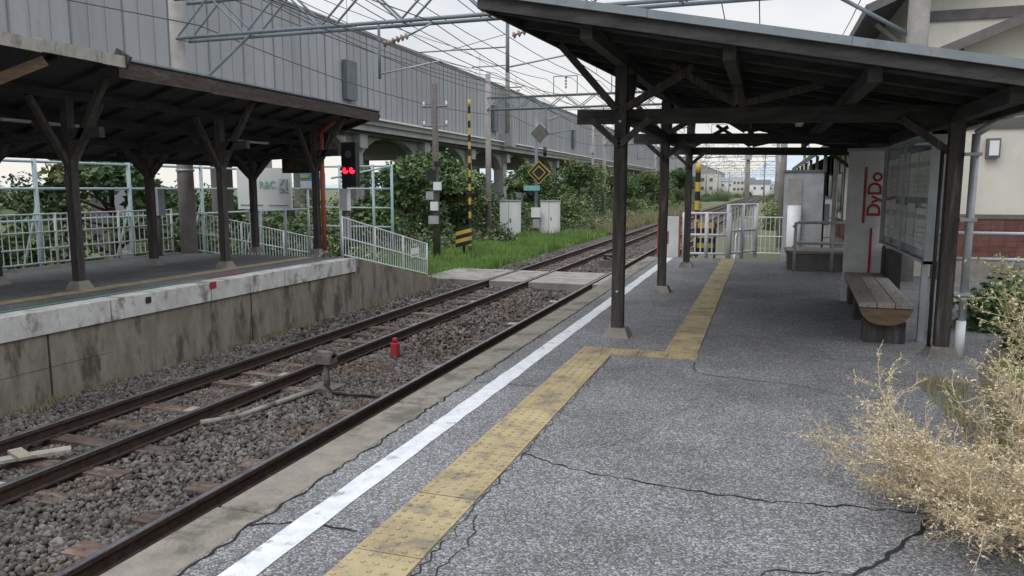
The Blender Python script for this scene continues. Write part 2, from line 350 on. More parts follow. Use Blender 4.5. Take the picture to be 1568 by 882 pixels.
def fence(name,p,q,h,sp=.13,mat=whitefence,r=.014,post=1.6,rails=(.08,.5,.98)):
    b=B(); p=Vector(p);q=Vector(q); L_=(q-p).length; d=(q-p)/L_
    n=int(L_/sp)
    for i in range(n+1):
        a=p+d*(i*L_/n); b.seg(a+Vector((0,0,h*.08)),a+Vector((0,0,h*.98)),r*.75,r*.75,mat,5)
    n=max(1,round(L_/post))
    for i in range(n+1):
        a=p+d*(i*L_/n); b.seg(a-Vector((0,0,.05)),a+Vector((0,0,h*1.0)),r*1.9,r*1.9,mat,8)
    for k in rails: b.seg(p+Vector((0,0,h*k)),q+Vector((0,0,h*k)),r*1.3,r*1.3,mat,6)
    return b.build(name)
fence('white_fence',(-13.3,2,LZ),(-13.3,14.4,LZ),1.05,.14,rails=(.08,.35,.65,.98))
fence('white_fence',(-9.0,14.9,.04),(-9.0,19.4,-.88),.95,.13)
fence('white_fence',(-12.9,14.6,.08),(-12.9,20,-.9),1.0,.13)
b=B(); b.box(-8.97,18.3,-.25,-8.955,18.8,.0,signwhite); b.box(-8.954,18.35,-.2,-8.95,18.75,-.17,ink); b.build('small_fence_sign')

def lz(x): return 3.40-(-8.9-x)*(1.15/3.7)
b=B()
Y0,Y1=1.0,16.5
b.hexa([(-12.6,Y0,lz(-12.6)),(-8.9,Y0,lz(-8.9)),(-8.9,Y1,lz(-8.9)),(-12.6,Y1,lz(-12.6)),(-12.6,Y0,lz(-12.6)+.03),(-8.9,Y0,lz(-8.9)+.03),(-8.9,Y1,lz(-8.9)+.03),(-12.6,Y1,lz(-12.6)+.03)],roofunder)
b.hexa([(-12.7,Y0,lz(-12.7)+.032),(-8.85,Y0,lz(-8.85)+.032),(-8.85,Y1+.05,lz(-8.85)+.032),(-12.7,Y1+.05,lz(-12.7)+.032),(-12.7,Y0,lz(-12.7)+.06),(-8.85,Y0,lz(-8.85)+.06),(-8.85,Y1+.05,lz(-8.85)+.06),(-12.7,Y1+.05,lz(-12.7)+.06)],roofmetal)
for k in range(4):
    ya=8.75+k*1.94; b.beam((-8.88,ya,3.30+random.uniform(-.008,.008)),(-8.88,ya+1.935,3.30+random.uniform(-.008,.008)),.04,.22,woodbrown)
yy=1
while yy<8.6:
    e=min(yy+.91,8.7); dz=random.uniform(-.008,.008)
    b.hexa([(-8.95,yy,3.38+dz),(-8.66,yy,3.30+dz),(-8.66,e-.004,3.30+dz),(-8.95,e-.004,3.38+dz),(-8.95,yy,3.50+dz),(-8.66,yy,3.46+dz),(-8.66,e-.004,3.46+dz),(-8.95,e-.004,3.50+dz)],beige); yy+=.91
b.beam((-8.86,8.70,3.50),(-8.62,8.70,3.36),.04,.20,wood)
b.beam((-8.86,Y1,lz(-8.86)-.03),(-12.65,Y1,lz(-12.65)-.03),.05,.16,wood)
b.beam((-12.62,Y0,lz(-12.62)-.03),(-12.62,Y1,lz(-12.62)-.03),.04,.14,wood)
y=Y0+.4
while y<Y1:
    b.beam((-8.95,y,lz(-8.95)-.04),(-12.55,y,lz(-12.55)-.04),.05,.07,woodh); y+=.8
for X in(-9.84,-10.7,-11.57): b.beam((X,Y0,lz(X)-.14),(X,Y1-.05,lz(X)-.14),.11,.12,woodh)
for y in(2.3,5.5,8.7,12.0,15.2):
    for X in(-9.84,-11.57):
        b.box(X-.065,y-.065,LZ+.1,X+.065,y+.065,lz(X)-.2,wood)
        b.hexa([(X-.14,y-.14,LZ),(X+.14,y-.14,LZ),(X+.14,y+.14,LZ),(X-.14,y+.14,LZ),(X-.09,y-.09,LZ+.13),(X+.09,y-.09,LZ+.13),(X+.09,y+.09,LZ+.13),(X-.09,y+.09,LZ+.13)],concrete)
        for s in(-1,1): b.beam((X,y+s*.04,1.95),(X,y+s*.62,lz(X)-.2),.07,.09,wood,up=(1,0,0))
    b.beam((-9.2,y,2.42),(-12.3,y,2.30),.10,.15,woodh)
    b.beam((-9.84,y,2.0),(-9.05,y,3.2),.08,.1,wood,up=(0,1,0)); b.beam((-9.84,y,1.95),(-10.5,y,2.6),.08,.09,wood,up=(0,1,0)); b.beam((-11.57,y,1.8),(-11.0,y,2.38),.08,.09,wood,up=(0,1,0)); b.beam((-11.57,y,1.8),(-12.1,y,2.3),.08,.09,wood,up=(0,1,0))
b.beam((-9.8,6.1,2.3),(-8.78,7.5,3.22),.09,.13,woodlight); b.beam((-9.8,5.6,2.72),(-8.75,6.6,3.28),.09,.12,woodlight)
b.box(-10.6,8.2,2.58,-10.5,9.5,2.62,tube); b.box(-10.6,13.2,2.58,-10.5,14.4,2.62,tube)
b.build('opposite_platform_shelter')
b=B(); b.seg((-9.72,15.3,LZ),(-9.72,15.3,2.9),.055,.055,orange,10); b.seg((-9.72,15.3,2.9),(-9.3,15.3,3.15),.05,.05,orange,8); b.seg((-9.72,15.3,LZ),(-9.72,15.3,LZ+.08),.09,.08,concrete,8); b.build('orange_drain_pipe')
b=B(); b.seg((-9.72,7.1,LZ),(-9.72,7.1,1.5),.055,.055,orange,10); b.seg((-9.72,7.1,1.5),(-9.5,7.1,3.2),.05,.05,orange,8); b.build('orange_drain_pipe')
b=B(); b.box(-11.3,16.0,1.98,-10.4,16.06,2.70,woodbrown)
for k in range(-4,5):
    b.beam((-10.85,15.985,2.62),(-10.85+k*.09,15.985,2.06),.022,.01,leafy)
b.beam((-11.3,15.98,2.66),(-10.4,15.98,2.66),.05,.03,wood); b.seg((-11.2,16.03,2.70),(-11.2,16.03,2.95),.01,.01,wire,5); b.seg((-10.5,16.03,2.7),(-10.5,16.03,2.95),.01,.01,wire,5)
b.build('hanging_wooden_sign')
b=B(); b.seg((-10.1,16.9,-.6),(-10.1,16.9,2.9),.07,.06,rustpost,10)
b.box(-10.08,16.75,1.65,-9.68,16.95,2.75,black)
for z in(2.05,):
    for xx in(-9.97,-9.78): 
        b.seg((xx,16.75,z),(xx,16.735,z),.078,.078,redlamp,14)
        for a in range(8):
            t0=math.pi*a/8; t1=math.pi*(a+1)/8
            b.face([(xx+.085*math.cos(t0),16.75,z+.085*math.sin(t0)),(xx+.085*math.cos(t1),16.75,z+.085*math.sin(t1)),(xx+.09*math.cos(t1),16.62,z+.09*math.sin(t1)),(xx+.09*math.cos(t0),16.62,z+.09*math.sin(t0))],black)
b.seg((-9.88,16.75,2.45),(-9.88,16.73,2.45),.09,.09,darkbox,14)
b.box(-10.2,16.8,1.05,-9.98,16.98,1.6,signwhite); b.box(-10.17,16.8,.3,-10.0,16.95,.9,galv)
b.build('railway_signal')
b=B(); b.box(-13.6,17.2,1.05,-11.9,17.26,2.15,signwhite)
for X in(-13.3,-12.2): b.seg((X,17.32,-1.1),(X,17.32,2.0),.04,.04,galv,8)
b.box(-12.25,17.185,1.5,-11.98,17.198,1.85,ink)
for i in range(7):
    for j in range(7):
        if random.random()<.5: b.box(-12.24+i*.036,17.18,1.51+j*.047,-12.21+i*.036,17.184,1.55+j*.047,signwhite)
b.box(-13.5,17.185,1.15,-12.8,17.198,1.18,ink); b.box(-12.6,17.185,1.15,-12.0,17.198,1.17,ink)
bb=b.build('billboard')
def text(s,loc,rot,size,mat,parent,name,ex=.002):
    c=bpy.data.curves.new(name,'FONT'); c.body=s; c.size=size; c.extrude=ex; c.align_x='CENTER'; c.align_y='CENTER'; c.offset=size*.018
    o=bpy.data.objects.new(name,c); o.location=loc; o.rotation_euler=rot; o.data.materials.append(mat); S.collection.objects.link(o); o.parent=parent; return o
text('R&C',(-12.62,17.18,1.70),(math.radians(90),0,0),.27,signgreen,bb,'letters')
b=B(); b.box(-11.75,17.4,1.60,-11.0,17.45,2.02,signblue); b.box(-11.73,17.39,1.61,-11.3,17.398,1.80,signwhite); b.box(-11.3,17.39,1.85,-11.02,17.398,1.98,signwhite); b.box(-11.72,17.385,1.88,-11.45,17.389,1.97,yellowp)
for X in(-11.6,-11.1): b.seg((X,17.5,-1.1),(X,17.5,1.9),.03,.03,galv,8)
b.build('advert_sign')
b=B()
for y in np.arange(2,21,2.4):
    b.seg((-14.1,y,-1.1),(-14.1,y,2.2),.045,.045,teal,8); b.seg((-14.1,y,1.3),(-15,y,-1.1),.03,.03,teal,6)
for z in(.95,1.6,2.15): b.seg((-14.1,2,z),(-14.1,21.2,z),.032,.032,teal,6)
for X in(-14.1,-12.9,-11.7,-11.05): b.seg((X,21.3,-1.1),(X,21.3,2.35),.045,.045,teal,8)
for z in(.4,1.0,1.6,2.3): b.seg((-14.1,21.3,z),(-11.05,21.3,z),.032,.032,teal,6)
b.seg((-11.05,21.3,2.3),(-11.9,19.2,1.9),.03,.03,teal,6)
b.build('teal_steel_fence')
b=B(); b.seg((-13.05,13.7,LZ),(-13.05,13.7,1.15),.07,.07,rustpost,10); b.box(-13.15,13.6,1.0,-12.9,13.8,1.6,galv); b.build('platform_bollard')

# ---------------------------------------------------------------- right shelter
def xl(y): return -2.36+.088*(y-6.2)
def rz(x,y): 
    t=(x-xl(y))/(2.0-xl(y)); return 3.20+(2.33-3.20)*t
b=B(); Y0,Y1=6.2,17.2
def slab(xa,xb,ya,yb,d0,d1,m,ex=0):
    A=xl(ya)-ex if xa is None else xa; A2=xl(yb)-ex if xa is None else xa
    b.hexa([(A,ya,rz(A,ya)+d0),(xb,ya,rz(xb,ya)+d0),(xb,yb,rz(xb,yb)+d0),(A2,yb,rz(A2,yb)+d0),(A,ya,rz(A,ya)+d1),(xb,ya,rz(xb,ya)+d1),(xb,yb,rz(xb,yb)+d1),(A2,yb,rz(A2,yb)+d1)],m)
n=44
for i in range(n):
    ya=Y0+(Y1-Y0)*i/n; yb=Y0+(Y1-Y0)*(i+1)/n
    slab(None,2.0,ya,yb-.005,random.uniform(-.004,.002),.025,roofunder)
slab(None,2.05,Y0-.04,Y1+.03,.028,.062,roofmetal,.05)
xa=xl(Y0)
b.hexa([(xa,Y0-.035,rz(xa,Y0)-.09),(2.0,Y0-.035,rz(2,Y0)-.09),(2.0,Y0-.002,rz(2,Y0)-.09),(xa,Y0-.002,rz(xa,Y0)-.09),(xa,Y0-.035,rz(xa,Y0)+.026),(2.0,Y0-.035,rz(2,Y0)+.026),(2.0,Y0-.002,rz(2,Y0)+.026),(xa,Y0-.002,rz(xa,Y0)+.026)],woodh)
for k in range(3):
    xa1=-2.41+k*1.487; xb1=xa1+1.483; dz=random.uniform(-.006,.004)
    b.hexa([(xa1,Y0-.075,rz(xa1,Y0)+.018+dz),(xb1,Y0-.075,rz(xb1,Y0)+.018+dz),(xb1,Y0-.041,rz(xb1,Y0)+.018+dz),(xa1,Y0-.041,rz(xa1,Y0)+.018+dz),(xa1,Y0-.075,rz(xa1,Y0)+.082+dz),(xb1,Y0-.075,rz(xb1,Y0)+.082+dz),(xb1,Y0-.041,rz(xb1,Y0)+.082+dz),(xa1,Y0-.041,rz(xa1,Y0)+.082+dz)],roofmetal)
b.beam((xl(Y0)+.02,Y0,3.17),(xl(Y1)+.02,Y1,3.17),.035,.12,woodh)
b.beam((1.98,Y0,2.29),(1.98,Y1,2.29),.035,.12,woodh)
b.seg((2.06,Y0,2.28),(2.06,Y1,2.25),.05,.05,galv,8)
y=Y0+.25
while y<Y1:
    A=xl(y)+.05; b.beam((A,y,rz(A,y)-.035),(1.95,y,rz(1.95,y)-.035),.05,.065,woodh); y+=.62
for X in(-1.45,-.3,.75,1.68): 
    b.beam((X,Y0+.1,rz(X,Y0+.1)-.13),(X,Y1-.1,rz(X,Y1-.1)-.13),.10,.12,woodh)
for y in(8.05,11.8,15.8):
    for X in(-1.46,1.68):
        b.box(X-.062,y-.062,.08,X+.062,y+.062,rz(X,y)-.19,wood)
        b.hexa([(X-.14,y-.14,0),(X+.14,y-.14,0),(X+.14,y+.14,0),(X-.14,y+.14,0),(X-.10,y-.10,.10),(X+.10,y-.10,.10),(X+.10,y+.10,.10),(X-.10,y+.10,.10)],concrete)
        if X<0: b.beam((X,y+.05,1.95),(X,y+.7,rz(X,y)-.18),.07,.085,wood,up=(1,0,0))
    b.beam((-1.95,y+.09,2.37),(1.95,y+.09,2.30),.09,.15,woodh)
    b.beam((-1.50,y-.04,2.42),(-2.12,y-.04,3.12),.07,.10,wood,up=(0,1,0))
    b.beam((-1.44,y-.04,2.42),(-.72,y-.04,2.82),.07,.10,wood,up=(0,1,0))
    b.beam((-1.46,y-.09,2.05),(-1.15,y-.09,2.32),.06,.07,wood,up=(0,1,0)); b.beam((-1.46,y-.09,2.05),(-1.76,y-.09,2.32),.06,.07,wood,up=(0,1,0))
    b.beam((1.66,y,1.92),(1.20,y,2.26),.06,.07,wood,up=(0,1,0))
    b.box(-.34,y-.05,2.44,-.24,y+.05,rz(-.3,y)-.19,wood)
    b.beam((-.3,y-.02,2.44),(-.95,y-.02,2.85),.06,.08,wood,up=(0,1,0)); b.beam((-.25,y-.02,2.44),(.5,y-.02,2.6),.06,.08,wood,up=(0,1,0))
b.beam((-1.45,8.1,2.37),(-1.45,15.9,2.37),.09,.12,woodh)
for z in(.5,2.3): b.seg((-1.46,7.98,z),(-1.46,7.97,z),.015,.015,galv,6)
b.box(.35,9.4,2.40,.43,10.6,2.44,tube); b.box(.33,9.4,2.44,.45,10.6,2.47,galv)
b.path([(-1.4,7.97,1.4),(-1.4,7.97,2.3),(.4,9.3,2.44)],.008,black,5)
b.build('platform_shelter')
b=B(); b.seg((1.83,8.0,.35),(1.83,8.0,2.1),.035,.035,galv,10); b.seg((1.83,8.0,2.1),(2.04,8.0,2.25),.035,.035,galv,10); b.seg((1.82,7.98,0),(1.82,7.98,.36),.042,.042,whitep,10)
b.seg((1.56,7.98,.1),(1.56,7.98,1.95),.018,.018,black,6)
for z in(.6,1.3,1.9): b.box(1.74,7.95,z,1.88,8.05,z+.03,galv)
b.build('drain_pipe')
b=B()
def bx(t): return .99+.14*t
def bench_pt(u,t,z): return (bx(t)+u,8.45+3.1*t,z)
for k,(u0,u1) in enumerate(((0,.165),(.172,.335),(.342,.505))):
    b.hexa([bench_pt(u0,0,.38),bench_pt(u1,0,.38),bench_pt(u1,1,.38),bench_pt(u0,1,.38),bench_pt(u0,0,.43),bench_pt(u1,0,.43),bench_pt(u1,1,.43),bench_pt(u0,1,.43)],woodgrey)
prof=[(0.0,.375),(.03,.30),(.09,.24),(.18,.205),(.25,.20),(.33,.205),(.42,.24),(.475,.30),(.505,.375)]
for i in range(len(prof)-1):
    (u0,z0),(u1,z1)=prof[i],prof[i+1]; b.face([bench_pt(u0,.0,z0),bench_pt(u1,.0,z1),bench_pt(u1,1,z1),bench_pt(u0,1,z0)],woodbrown)
b.face([bench_pt(u,0,z) for u,z in prof],woodlight); b.face([bench_pt(u,1,z) for u,z in prof],woodlight)
for t in(.03,.5,.93):
    x=bx(t)+.06; y=8.45+3.1*t; b.box(x,y,0,x+.40,y+.22,.23,wood)
b.build('log_bench',.004)
b=B(); b.box(1.60,8.45,.85,1.66,11.5,2.15,galv)
b.box(1.585,8.5,.9,1.598,11.45,2.1,glass)
yy=8.58
for w in(.62,.5,.75,.45,.38):
    zz=.98
    for h in(.5,.52):
        b.box(1.572,yy,zz,1.580,yy+w-.05,zz+h-random.uniform(0,.1),paper)
        b.box(1.566,yy+.05,zz+h-.2,1.571,yy+w-.1,zz+h-.15,ink)
        for q in range(4): b.box(1.566,yy+.05,zz+.05+q*.055,1.571,yy+w-random.uniform(.1,.2),zz+.06+q*.055,ink)
        zz+=h+.03
    yy+=w+.01
for z in(.85,2.13): b.box(1.55,8.42,z,1.67,11.53,z+.03,galv)
for y in(8.42,9.95,11.5): b.box(1.55,y,.85,1.67,y+.035,2.16,galv)
for y in(8.75,11.2): b.box(1.60,y,0,1.66,y+.06,.85,galv)
b.build('notice_board')
b=B(); b.box(1.12,11.65,.0,1.62,11.70,2.12,whitep); b.box(1.10,11.63,2.12,1.64,11.72,2.16,galv); b.box(1.44,11.635,.25,1.47,11.648,1.05,redtext)
b.box(1.60,10.9,.05,1.75,11.6,.8,black); b.box(1.32,11.62,1.10,1.59,11.645,2.0,signwhite)
b.box(1.325,11.612,1.12,1.36,11.619,1.9,orange)
pb=b.build('partition_sign_board')
text('DyDo',(1.475,11.615,1.52),(math.radians(90),math.radians(-90),0),.25,redtext,pb,'letters')
b=B(); b.hexa([(.5,15.9,0),(1.95,15.9,0),(1.95,16.9,0),(.5,16.9,0),(.5,15.9,.33),(1.95,15.9,.33),(1.95,16.9,.33),(.5,16.9,.33)],timber); b.box(.46,15.86,.331,1.99,16.94,.38,concrete); b.build('concrete_step')
b=B()
for z in(.55,.95): b.path([(.58,15.7,z-.1),(.66,15.7,z),(2.1,15.7,z),(3.4,15.2,z)],.03,galv,8)
for X in(.62,1.3,2.0): b.seg((X,15.7,0),(X,15.7,.95),.03,.03,galv,8)
b.build('metal_handrail')
b=B()
for z in(.62,.98): b.seg((2.35,12.0,z),(7.5,12.2,z),.028,.028,galv,8)
for X in(2.35,3.8,5.3,6.8): b.seg((X,12.05,-.1),(X,12.05,1.0),.028,.028,galv,8)
b.build('metal_handrail')
fence('white_gate',(-1.75,18.15,0),(-.72,18.2,0),1.05,.12,whitep,.024,.5)
fence('white_gate',(-.75,18.2,0),(-.15,19.2,0),1.25,.12,whitep,.024,.5)
b=B(); b.box(-2.35,18.1,-.1,-1.85,18.15,.95,whitep); b.box(-2.37,18.09,-.1,-2.33,18.16,1.0,orange); b.box(-1.87,18.09,-.1,-1.83,18.16,1.0,orange); b.box(-2.32,18.09,.3,-2.1,18.098,.6,orange); b.build('rusty_gate_panel')
b=B()
for k in range(6): b.box(-1.5,18.8,.05+k*.12,-1.1,18.86,.05+k*.12+.118,yellowp if k%2 else black)
b.box(-1.53,18.78,-.6,-1.5,18.9,.8,black); b.box(-1.1,18.78,-.6,-1.06,18.9,.8,black)
b.build('hazard_barrier')
fence('white_fence',(-.6,26,-.6),(2.1,26,-.6),1.3,.14)
fence('white_fence',(-.7,21.5,-.9),(-.7,34,-.9),1.2,.2)
def striped(name,x,y,z0,z1,r=.06,n=10):
    b=B(); k=int((z1-z0)/.28)
    for i in range(k): b.seg((x,y,z0+i*.28),(x,y,z0+(i+1)*.28),r,r,yellowp if i%2 else black,n,caps=(i in(0,k-1)))
    return b.build(name)
striped('striped_pole',-1.9,23.5,-1.0,2.6,.08)
striped('striped_pole',-11.4,28.8,-1.0,5.3,.055)
b=B(); b.box(.6,24.5,-1,1.7,25.4,2.1,galv); b.box(.55,24.45,2.1,1.75,25.45,2.16,darkbox); b.box(.7,24.47,.2,1.1,24.49,1.9,greypole); b.seg((.9,24.3,-1),(.9,24.3,1.1),.2,.2,whitep,12); b.build('utility_cabinet')

# ---------------------------------------------------------------- station house
b=B()
b.box(3.0,15.0,-1,14,30,4.0,cream)
b.face([(3.0,14.998,4.0),(14,14.998,4.0),(8.5,14.998,6.2)],cream)
b.face([(2.45,14.5,3.80),(8.5,14.5,6.28),(8.5,30,6.28),(2.45,30,3.80)],rooftile); b.face([(14.6,14.5,3.80),(8.5,14.5,6.28),(8.5,30,6.28),(14.6,30,3.80)],rooftile)
b.beam((2.42,14.5,3.74),(8.5,14.5,6.22),.06,.16,timber,up=(0,0,1)); b.beam((14.6,14.5,3.74),(8.5,14.5,6.22),.06,.16,timber)
b.beam((2.45,14.5,3.75),(2.45,30,3.75),.05,.16,timber)
b.box(2.97,14.96,2.62,14,15.03,2.80,timber); b.box(2.97,14.95,-1,3.13,15.2,4.0,timber)
b.box(2.96,14.94,1.08,14,15.0,1.16,timber)
X=3.14
while X<10:
    for k in range(7): b.box(X,14.955,.42+k*.094,X+.20,14.999,.42+k*.094+.091,brick)
    X+=.203
b.box(3.0,14.9,-1,14,14.95,.41,concrete)
def win(x0,x1,z0,z1,y,nb=4):
    b.box(x0,y-.05,z0,x1,y-.012,z1,galv); b.box(x0+.05,y-.056,z0+.05,x1-.05,y-.052,z1-.05,glass)
    b.box((x0+x1)/2-.02,y-.07,z0,(x0+x1)/2+.02,y-.057,z1,galv)
    for k in range(nb): b.box(x0-.03,y-.12,z0+.1+k*.12,x1+.03,y-.10,z0+.12+k*.12,galv)
win(4.0,5.6,2.85,3.75,15.0); win(6.5,8.0,1.3,2.3,15.0)
b.box(3.58,14.88,2.12,3.78,14.998,2.45,darkbox); b.box(3.61,14.86,2.16,3.75,14.879,2.41,signwhite)
b.box(2.9,19,-1,16,32,5.9,cream); b.face([(2.9,18.99,5.9),(16,18.99,5.9),(9.4,18.99,8.6)],cream)
b.face([(1.95,18.3,5.5),(9.4,18.3,8.65),(9.4,33,8.65),(1.95,33,5.5)],rooftile); b.face([(16.9,18.3,5.5),(9.4,18.3,8.65),(9.4,33,8.65),(16.9,33,5.5)],rooftile)
b.beam((1.95,18.3,5.42),(9.4,18.3,8.55),.06,.18,timber); b.beam((1.95,18.3,5.42),(1.95,33,5.42),.06,.2,timber)
b.box(2.88,18.95,5.2,16,18.99,5.42,timber); b.box(2.87,18.94,-1,3.05,19.0,5.9,timber); b.box(5.5,18.95,4.1,5.65,18.99,5.9,timber)
b.beam((2.2,18.9,5.2),(3.0,18.9,4.5),.08,.1,timber,up=(0,1,0))
b.box(2.5,15.4,-1,2.95,48,2.95,cream); b.box(2.5,30.5,-1,9,48,2.95,cream)
b.face([(1.6,15.2,2.85),(3.0,15.2,3.6),(3.0,50,3.6),(1.6,50,2.85)],rooftile); b.beam((1.62,15.2,2.78),(1.62,50,2.78),.05,.16,timber); b.face([(1.6,15.21,2.72),(3.0,15.21,2.72),(3.0,15.21,3.6),(1.6,15.21,2.85)],timber)
for y in np.arange(15.5,48,1.9):
    b.box(2.46,y,-1,2.5,y+.14,2.95,timber)
for y in np.arange(16.2,46,3.8):
    b.box(2.45,y,.9,2.497,y+1.3,2.1,glass); b.box(2.43,y-.05,.85,2.449,y+1.35,.9,timber); b.box(2.43,y-.05,2.1,2.449,y+1.35,2.15,timber)
for y in np.arange(17.5,48,3.8): b.box(1.7,y,-1,1.8,y+.1,2.75,timber)
b.box(2.44,15.4,0,2.459,48,.6,brick)
b.build('station_house')
b=B(); b.box(1.4,27.3,-1,2.2,27.8,1.3,signwhite); b.box(1.35,27.25,1.3,2.25,27.85,1.36,darkbox); b.box(1.5,27.28,.4,2.1,27.297,1.1,glass); b.build('ticket_machine')

# ---------------------------------------------------------------- viaduct
b=B(); VX=-20.0
seglen=2.0; y=-30
while y<420:
    b.box(VX-.18,y+.006,5.36,VX,y+seglen-.006,9.6,barrier)
    y+=seglen
y=-30
while y<160:
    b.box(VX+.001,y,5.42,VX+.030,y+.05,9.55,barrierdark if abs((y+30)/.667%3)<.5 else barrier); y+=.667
b.box(VX-.25,-30,9.605,VX+.06,420,9.68,deck)
b.box(VX-11,-30,4.95,VX+.25,420,5.355,deck); b.box(VX+.251,-30,5.22,VX+.42,420,5.30,whitefence)
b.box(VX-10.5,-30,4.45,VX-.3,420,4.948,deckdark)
b.box(VX-.1,-30,4.62,VX+.1,420,4.949,deck)
b.box(VX-11,-30,5.36,VX-10.8,420,9.4,barrierdark)
y=-28
while y<400:
    for X in(VX-1.0,VX-9.5): b.box(X-.42,y-.42,-1.2,X+.42,y+.42,4.448,deck)
    b.box(VX-10.2,y-.4,3.75,VX-.25,y+.4,4.449,deck)
    for s in(-1,1):
        pr=[(y+s*.421,4.447),(y+s*3.2,4.447),(y+s*2.1,4.25),(y+s*1.1,3.85),(y+s*.421,3.2)]
        for xx in(VX-.75,VX-1.25): b.face([(xx,a,c) for a,c in pr],deck)
        for i in range(1,4): b.face([(VX-.75,*pr[i]),(VX-1.25,*pr[i]),(VX-1.25,*pr[i+1]),(VX-.75,*pr[i+1])],deck)
    y+=8
for yy in(33.5,55,80.5,106): b.box(VX+.05,yy,6.0,VX+.30,yy+1.0,7.9,darkbox)
b.build('railway_viaduct')
for i,y in enumerate((57.5,105,150,200)):
    b=B(); X=-19.5; b.box(X-.5,y-.5,4.9,X+.5,y+.5,5.9,deck); b.seg((X,y,5.9),(X,y,14.8),.2,.14,greypole,10)
    b.seg((X,y,12.6),(X-9,y,12.6),.06,.06,gantry,6); b.seg((X,y,11.2),(X-3,y,11.2),.05,.05,gantry,6); b.seg((X,y,13.6),(X-5,y,12.6),.03,.03,gantry,6)
    b.seg((X,y,9.5),(X+1.2,y,9.5),.05,.05,gantry,6)
    for k in range(4): b.seg((X+.9,y,9.3-k*.2),(X+.9,y,9.18-k*.2),.13,.09,ins,8)
    b.build('viaduct_catenary_mast')

# ---------------------------------------------------------------- catenary gantry
def lattice(b,x0,x1,y,z0,z1,r=.045,n=9,w=.4):
    for yy in(y-w/2,y+w/2):
        b.seg((x0,yy,z0),(x1,yy,z0),r,r,gantry,6); b.seg((x0,yy,z1),(x1,yy,z1),r,r,gantry,6)
        for i in range(n):
            a=x0+(x1-x0)*i/n; c=x0+(x1-x0)*(i+1)/n; m=(a+c)/2
            b.seg((a,yy,z0),(m,yy,z1),r*.6,r*.6,gantry,5); b.seg((m,yy,z1),(c,yy,z0),r*.6,r*.6,gantry,5)
    for i in range(n+1):
        a=x0+(x1-x0)*i/n; b.seg((a,y-w/2,z0),(a,y+w/2,z0),r*.5,r*.5,gantry,5)
def insul(b,p,q,n=6):
    p=Vector(p);q=Vector(q)
    b.seg(p,q,.02,.02,ins,6)
    for i in range(n): c=p.lerp(q,(i+.3)/n); d=p.lerp(q,(i+.7)/n); b.seg(c,d,.075,.04,ins,8)
b=B()
b.seg((-13,14.6,-1.1),(-13,14.6,7.4),.20,.15,greypole,14); b.seg((2.35,14.6,0),(2.35,14.6,7.4),.19,.15,greypole,14)
lattice(b,-12.85,2.2,14.6,5.0,5.85,.042,8)
b.seg((-12.85,14.6,3.7),(-11.0,14.6,5.0),.035,.035,gantry,6); b.seg((2.2,14.6,4.2),(.9,14.6,5.0),.035,.035,gantry,6)
for z in(2.0,3.6): b.seg((-13,14.6,z),(-13,14.6,z+.06),.21,.21,galv,12)
for X in(-3.75,-6.6):
    b.seg((X-1.2,14.6,5.0),(X-1.2,14.6,3.9),.03,.03,gantry,6); insul(b,(X-1.1,14.6,4.6),(X-.5,14.6,4.75)); b.seg((X-.5,14.6,4.75),(X,14.6,4.95),.02,.02,galv,6); b.seg((X-1.2,14.6,4.0),(X+.2,14.6,4.2),.018,.018,galv,6)
b.build('catenary_gantry')
for (y,xa,xb,za,zb) in((37,-13.6,.8,5.6,6.2),(66,-13.4,1.0,5.4,6.0),(96,-13,1.5,5.4,6.0),(130,-12,2,5.4,6.0),(170,-12,3,5.4,6),(215,-12,5,5.4,6),(260,-11,6,5.4,6)):
    b=B(); 
    b.seg((xa,y,-1.1),(xa,y,za+1.8),.17,.13,greypole,10); b.seg((xb,y,-1.1),(xb,y,za+1.8),.17,.13,greypole,10)
    lattice(b,xa,xb,y,za,zb,.04,9)
    for X in(-3.75,-6.6,-9.5):
        b.path([(X-1,y,za),(X-1,y,za-1.3),(X+.3,y,za-1.1)],.03,gantry,6); insul(b,(X-.9,y,za-.6),(X-.3,y,za-.4)); b.seg((X-.3,y,za-.4),(X+.1,y,za-.5),.02,.02,gantry,5)
        b.path([(X-.6,y-.1,za+.6),(X-.6,y-.1,za+1.5),(X+.6,y-.1,za+1.5),(X+.6,y-.1,za+.6)],.025,gantry,5); insul(b,(X,y,za+1.5),(X,y,za+.9),4)
    b.build('catenary_gantry')
b=B(); sup=[-12,14.6,37,66,96,130,170,230,300]
def wireline(X,zs,sag,r):
    for a,c in zip(sup[:-1],sup[1:]):
        n=8; P=[(X,a+(c-a)*i/n,zs-sag*4*(i/n)*(1-i/n)) for i in range(n+1)]; b.path(P,r,wire,4)
for X in(-3.75,-6.6):
    wireline(X,4.2,0,.011); wireline(X,5.0,.45,.011)
    for a,c in zip(sup[:-1],sup[1:]):
        for i in range(1,8): t=i/8; b.seg((X,a+(c-a)*t,4.2),(X,a+(c-a)*t,5.0-.45*4*t*(1-t)),.005,.005,wire,3)
for X,z in((-9.5,6.2),(-9.2,7.0),(-10.5,7.0),(-1.2,6.6),(-.3,6.6),(-12.9,6.9),(-13.1,7.4),(2.3,7.2),(-5,7.5),(-7.8,6.8),(-11.4,6.1),(-12.4,5.3),(-6.0,6.6)): wireline(X,z,.5,.014)
for X,z in((-23,11.2),(-23,12.5),(-28,11.2),(-18.4,9.0),(-18.4,9.7)):
    for a,c in zip((10,57,105,150,200),(57,105,150,200,300)):
        P=[(X,a+(c-a)*i/8,z-.8*4*(i/8)*(1-i/8)) for i in range(9)]; b.path(P,.022,wire,4)
b.build('overhead_wires')

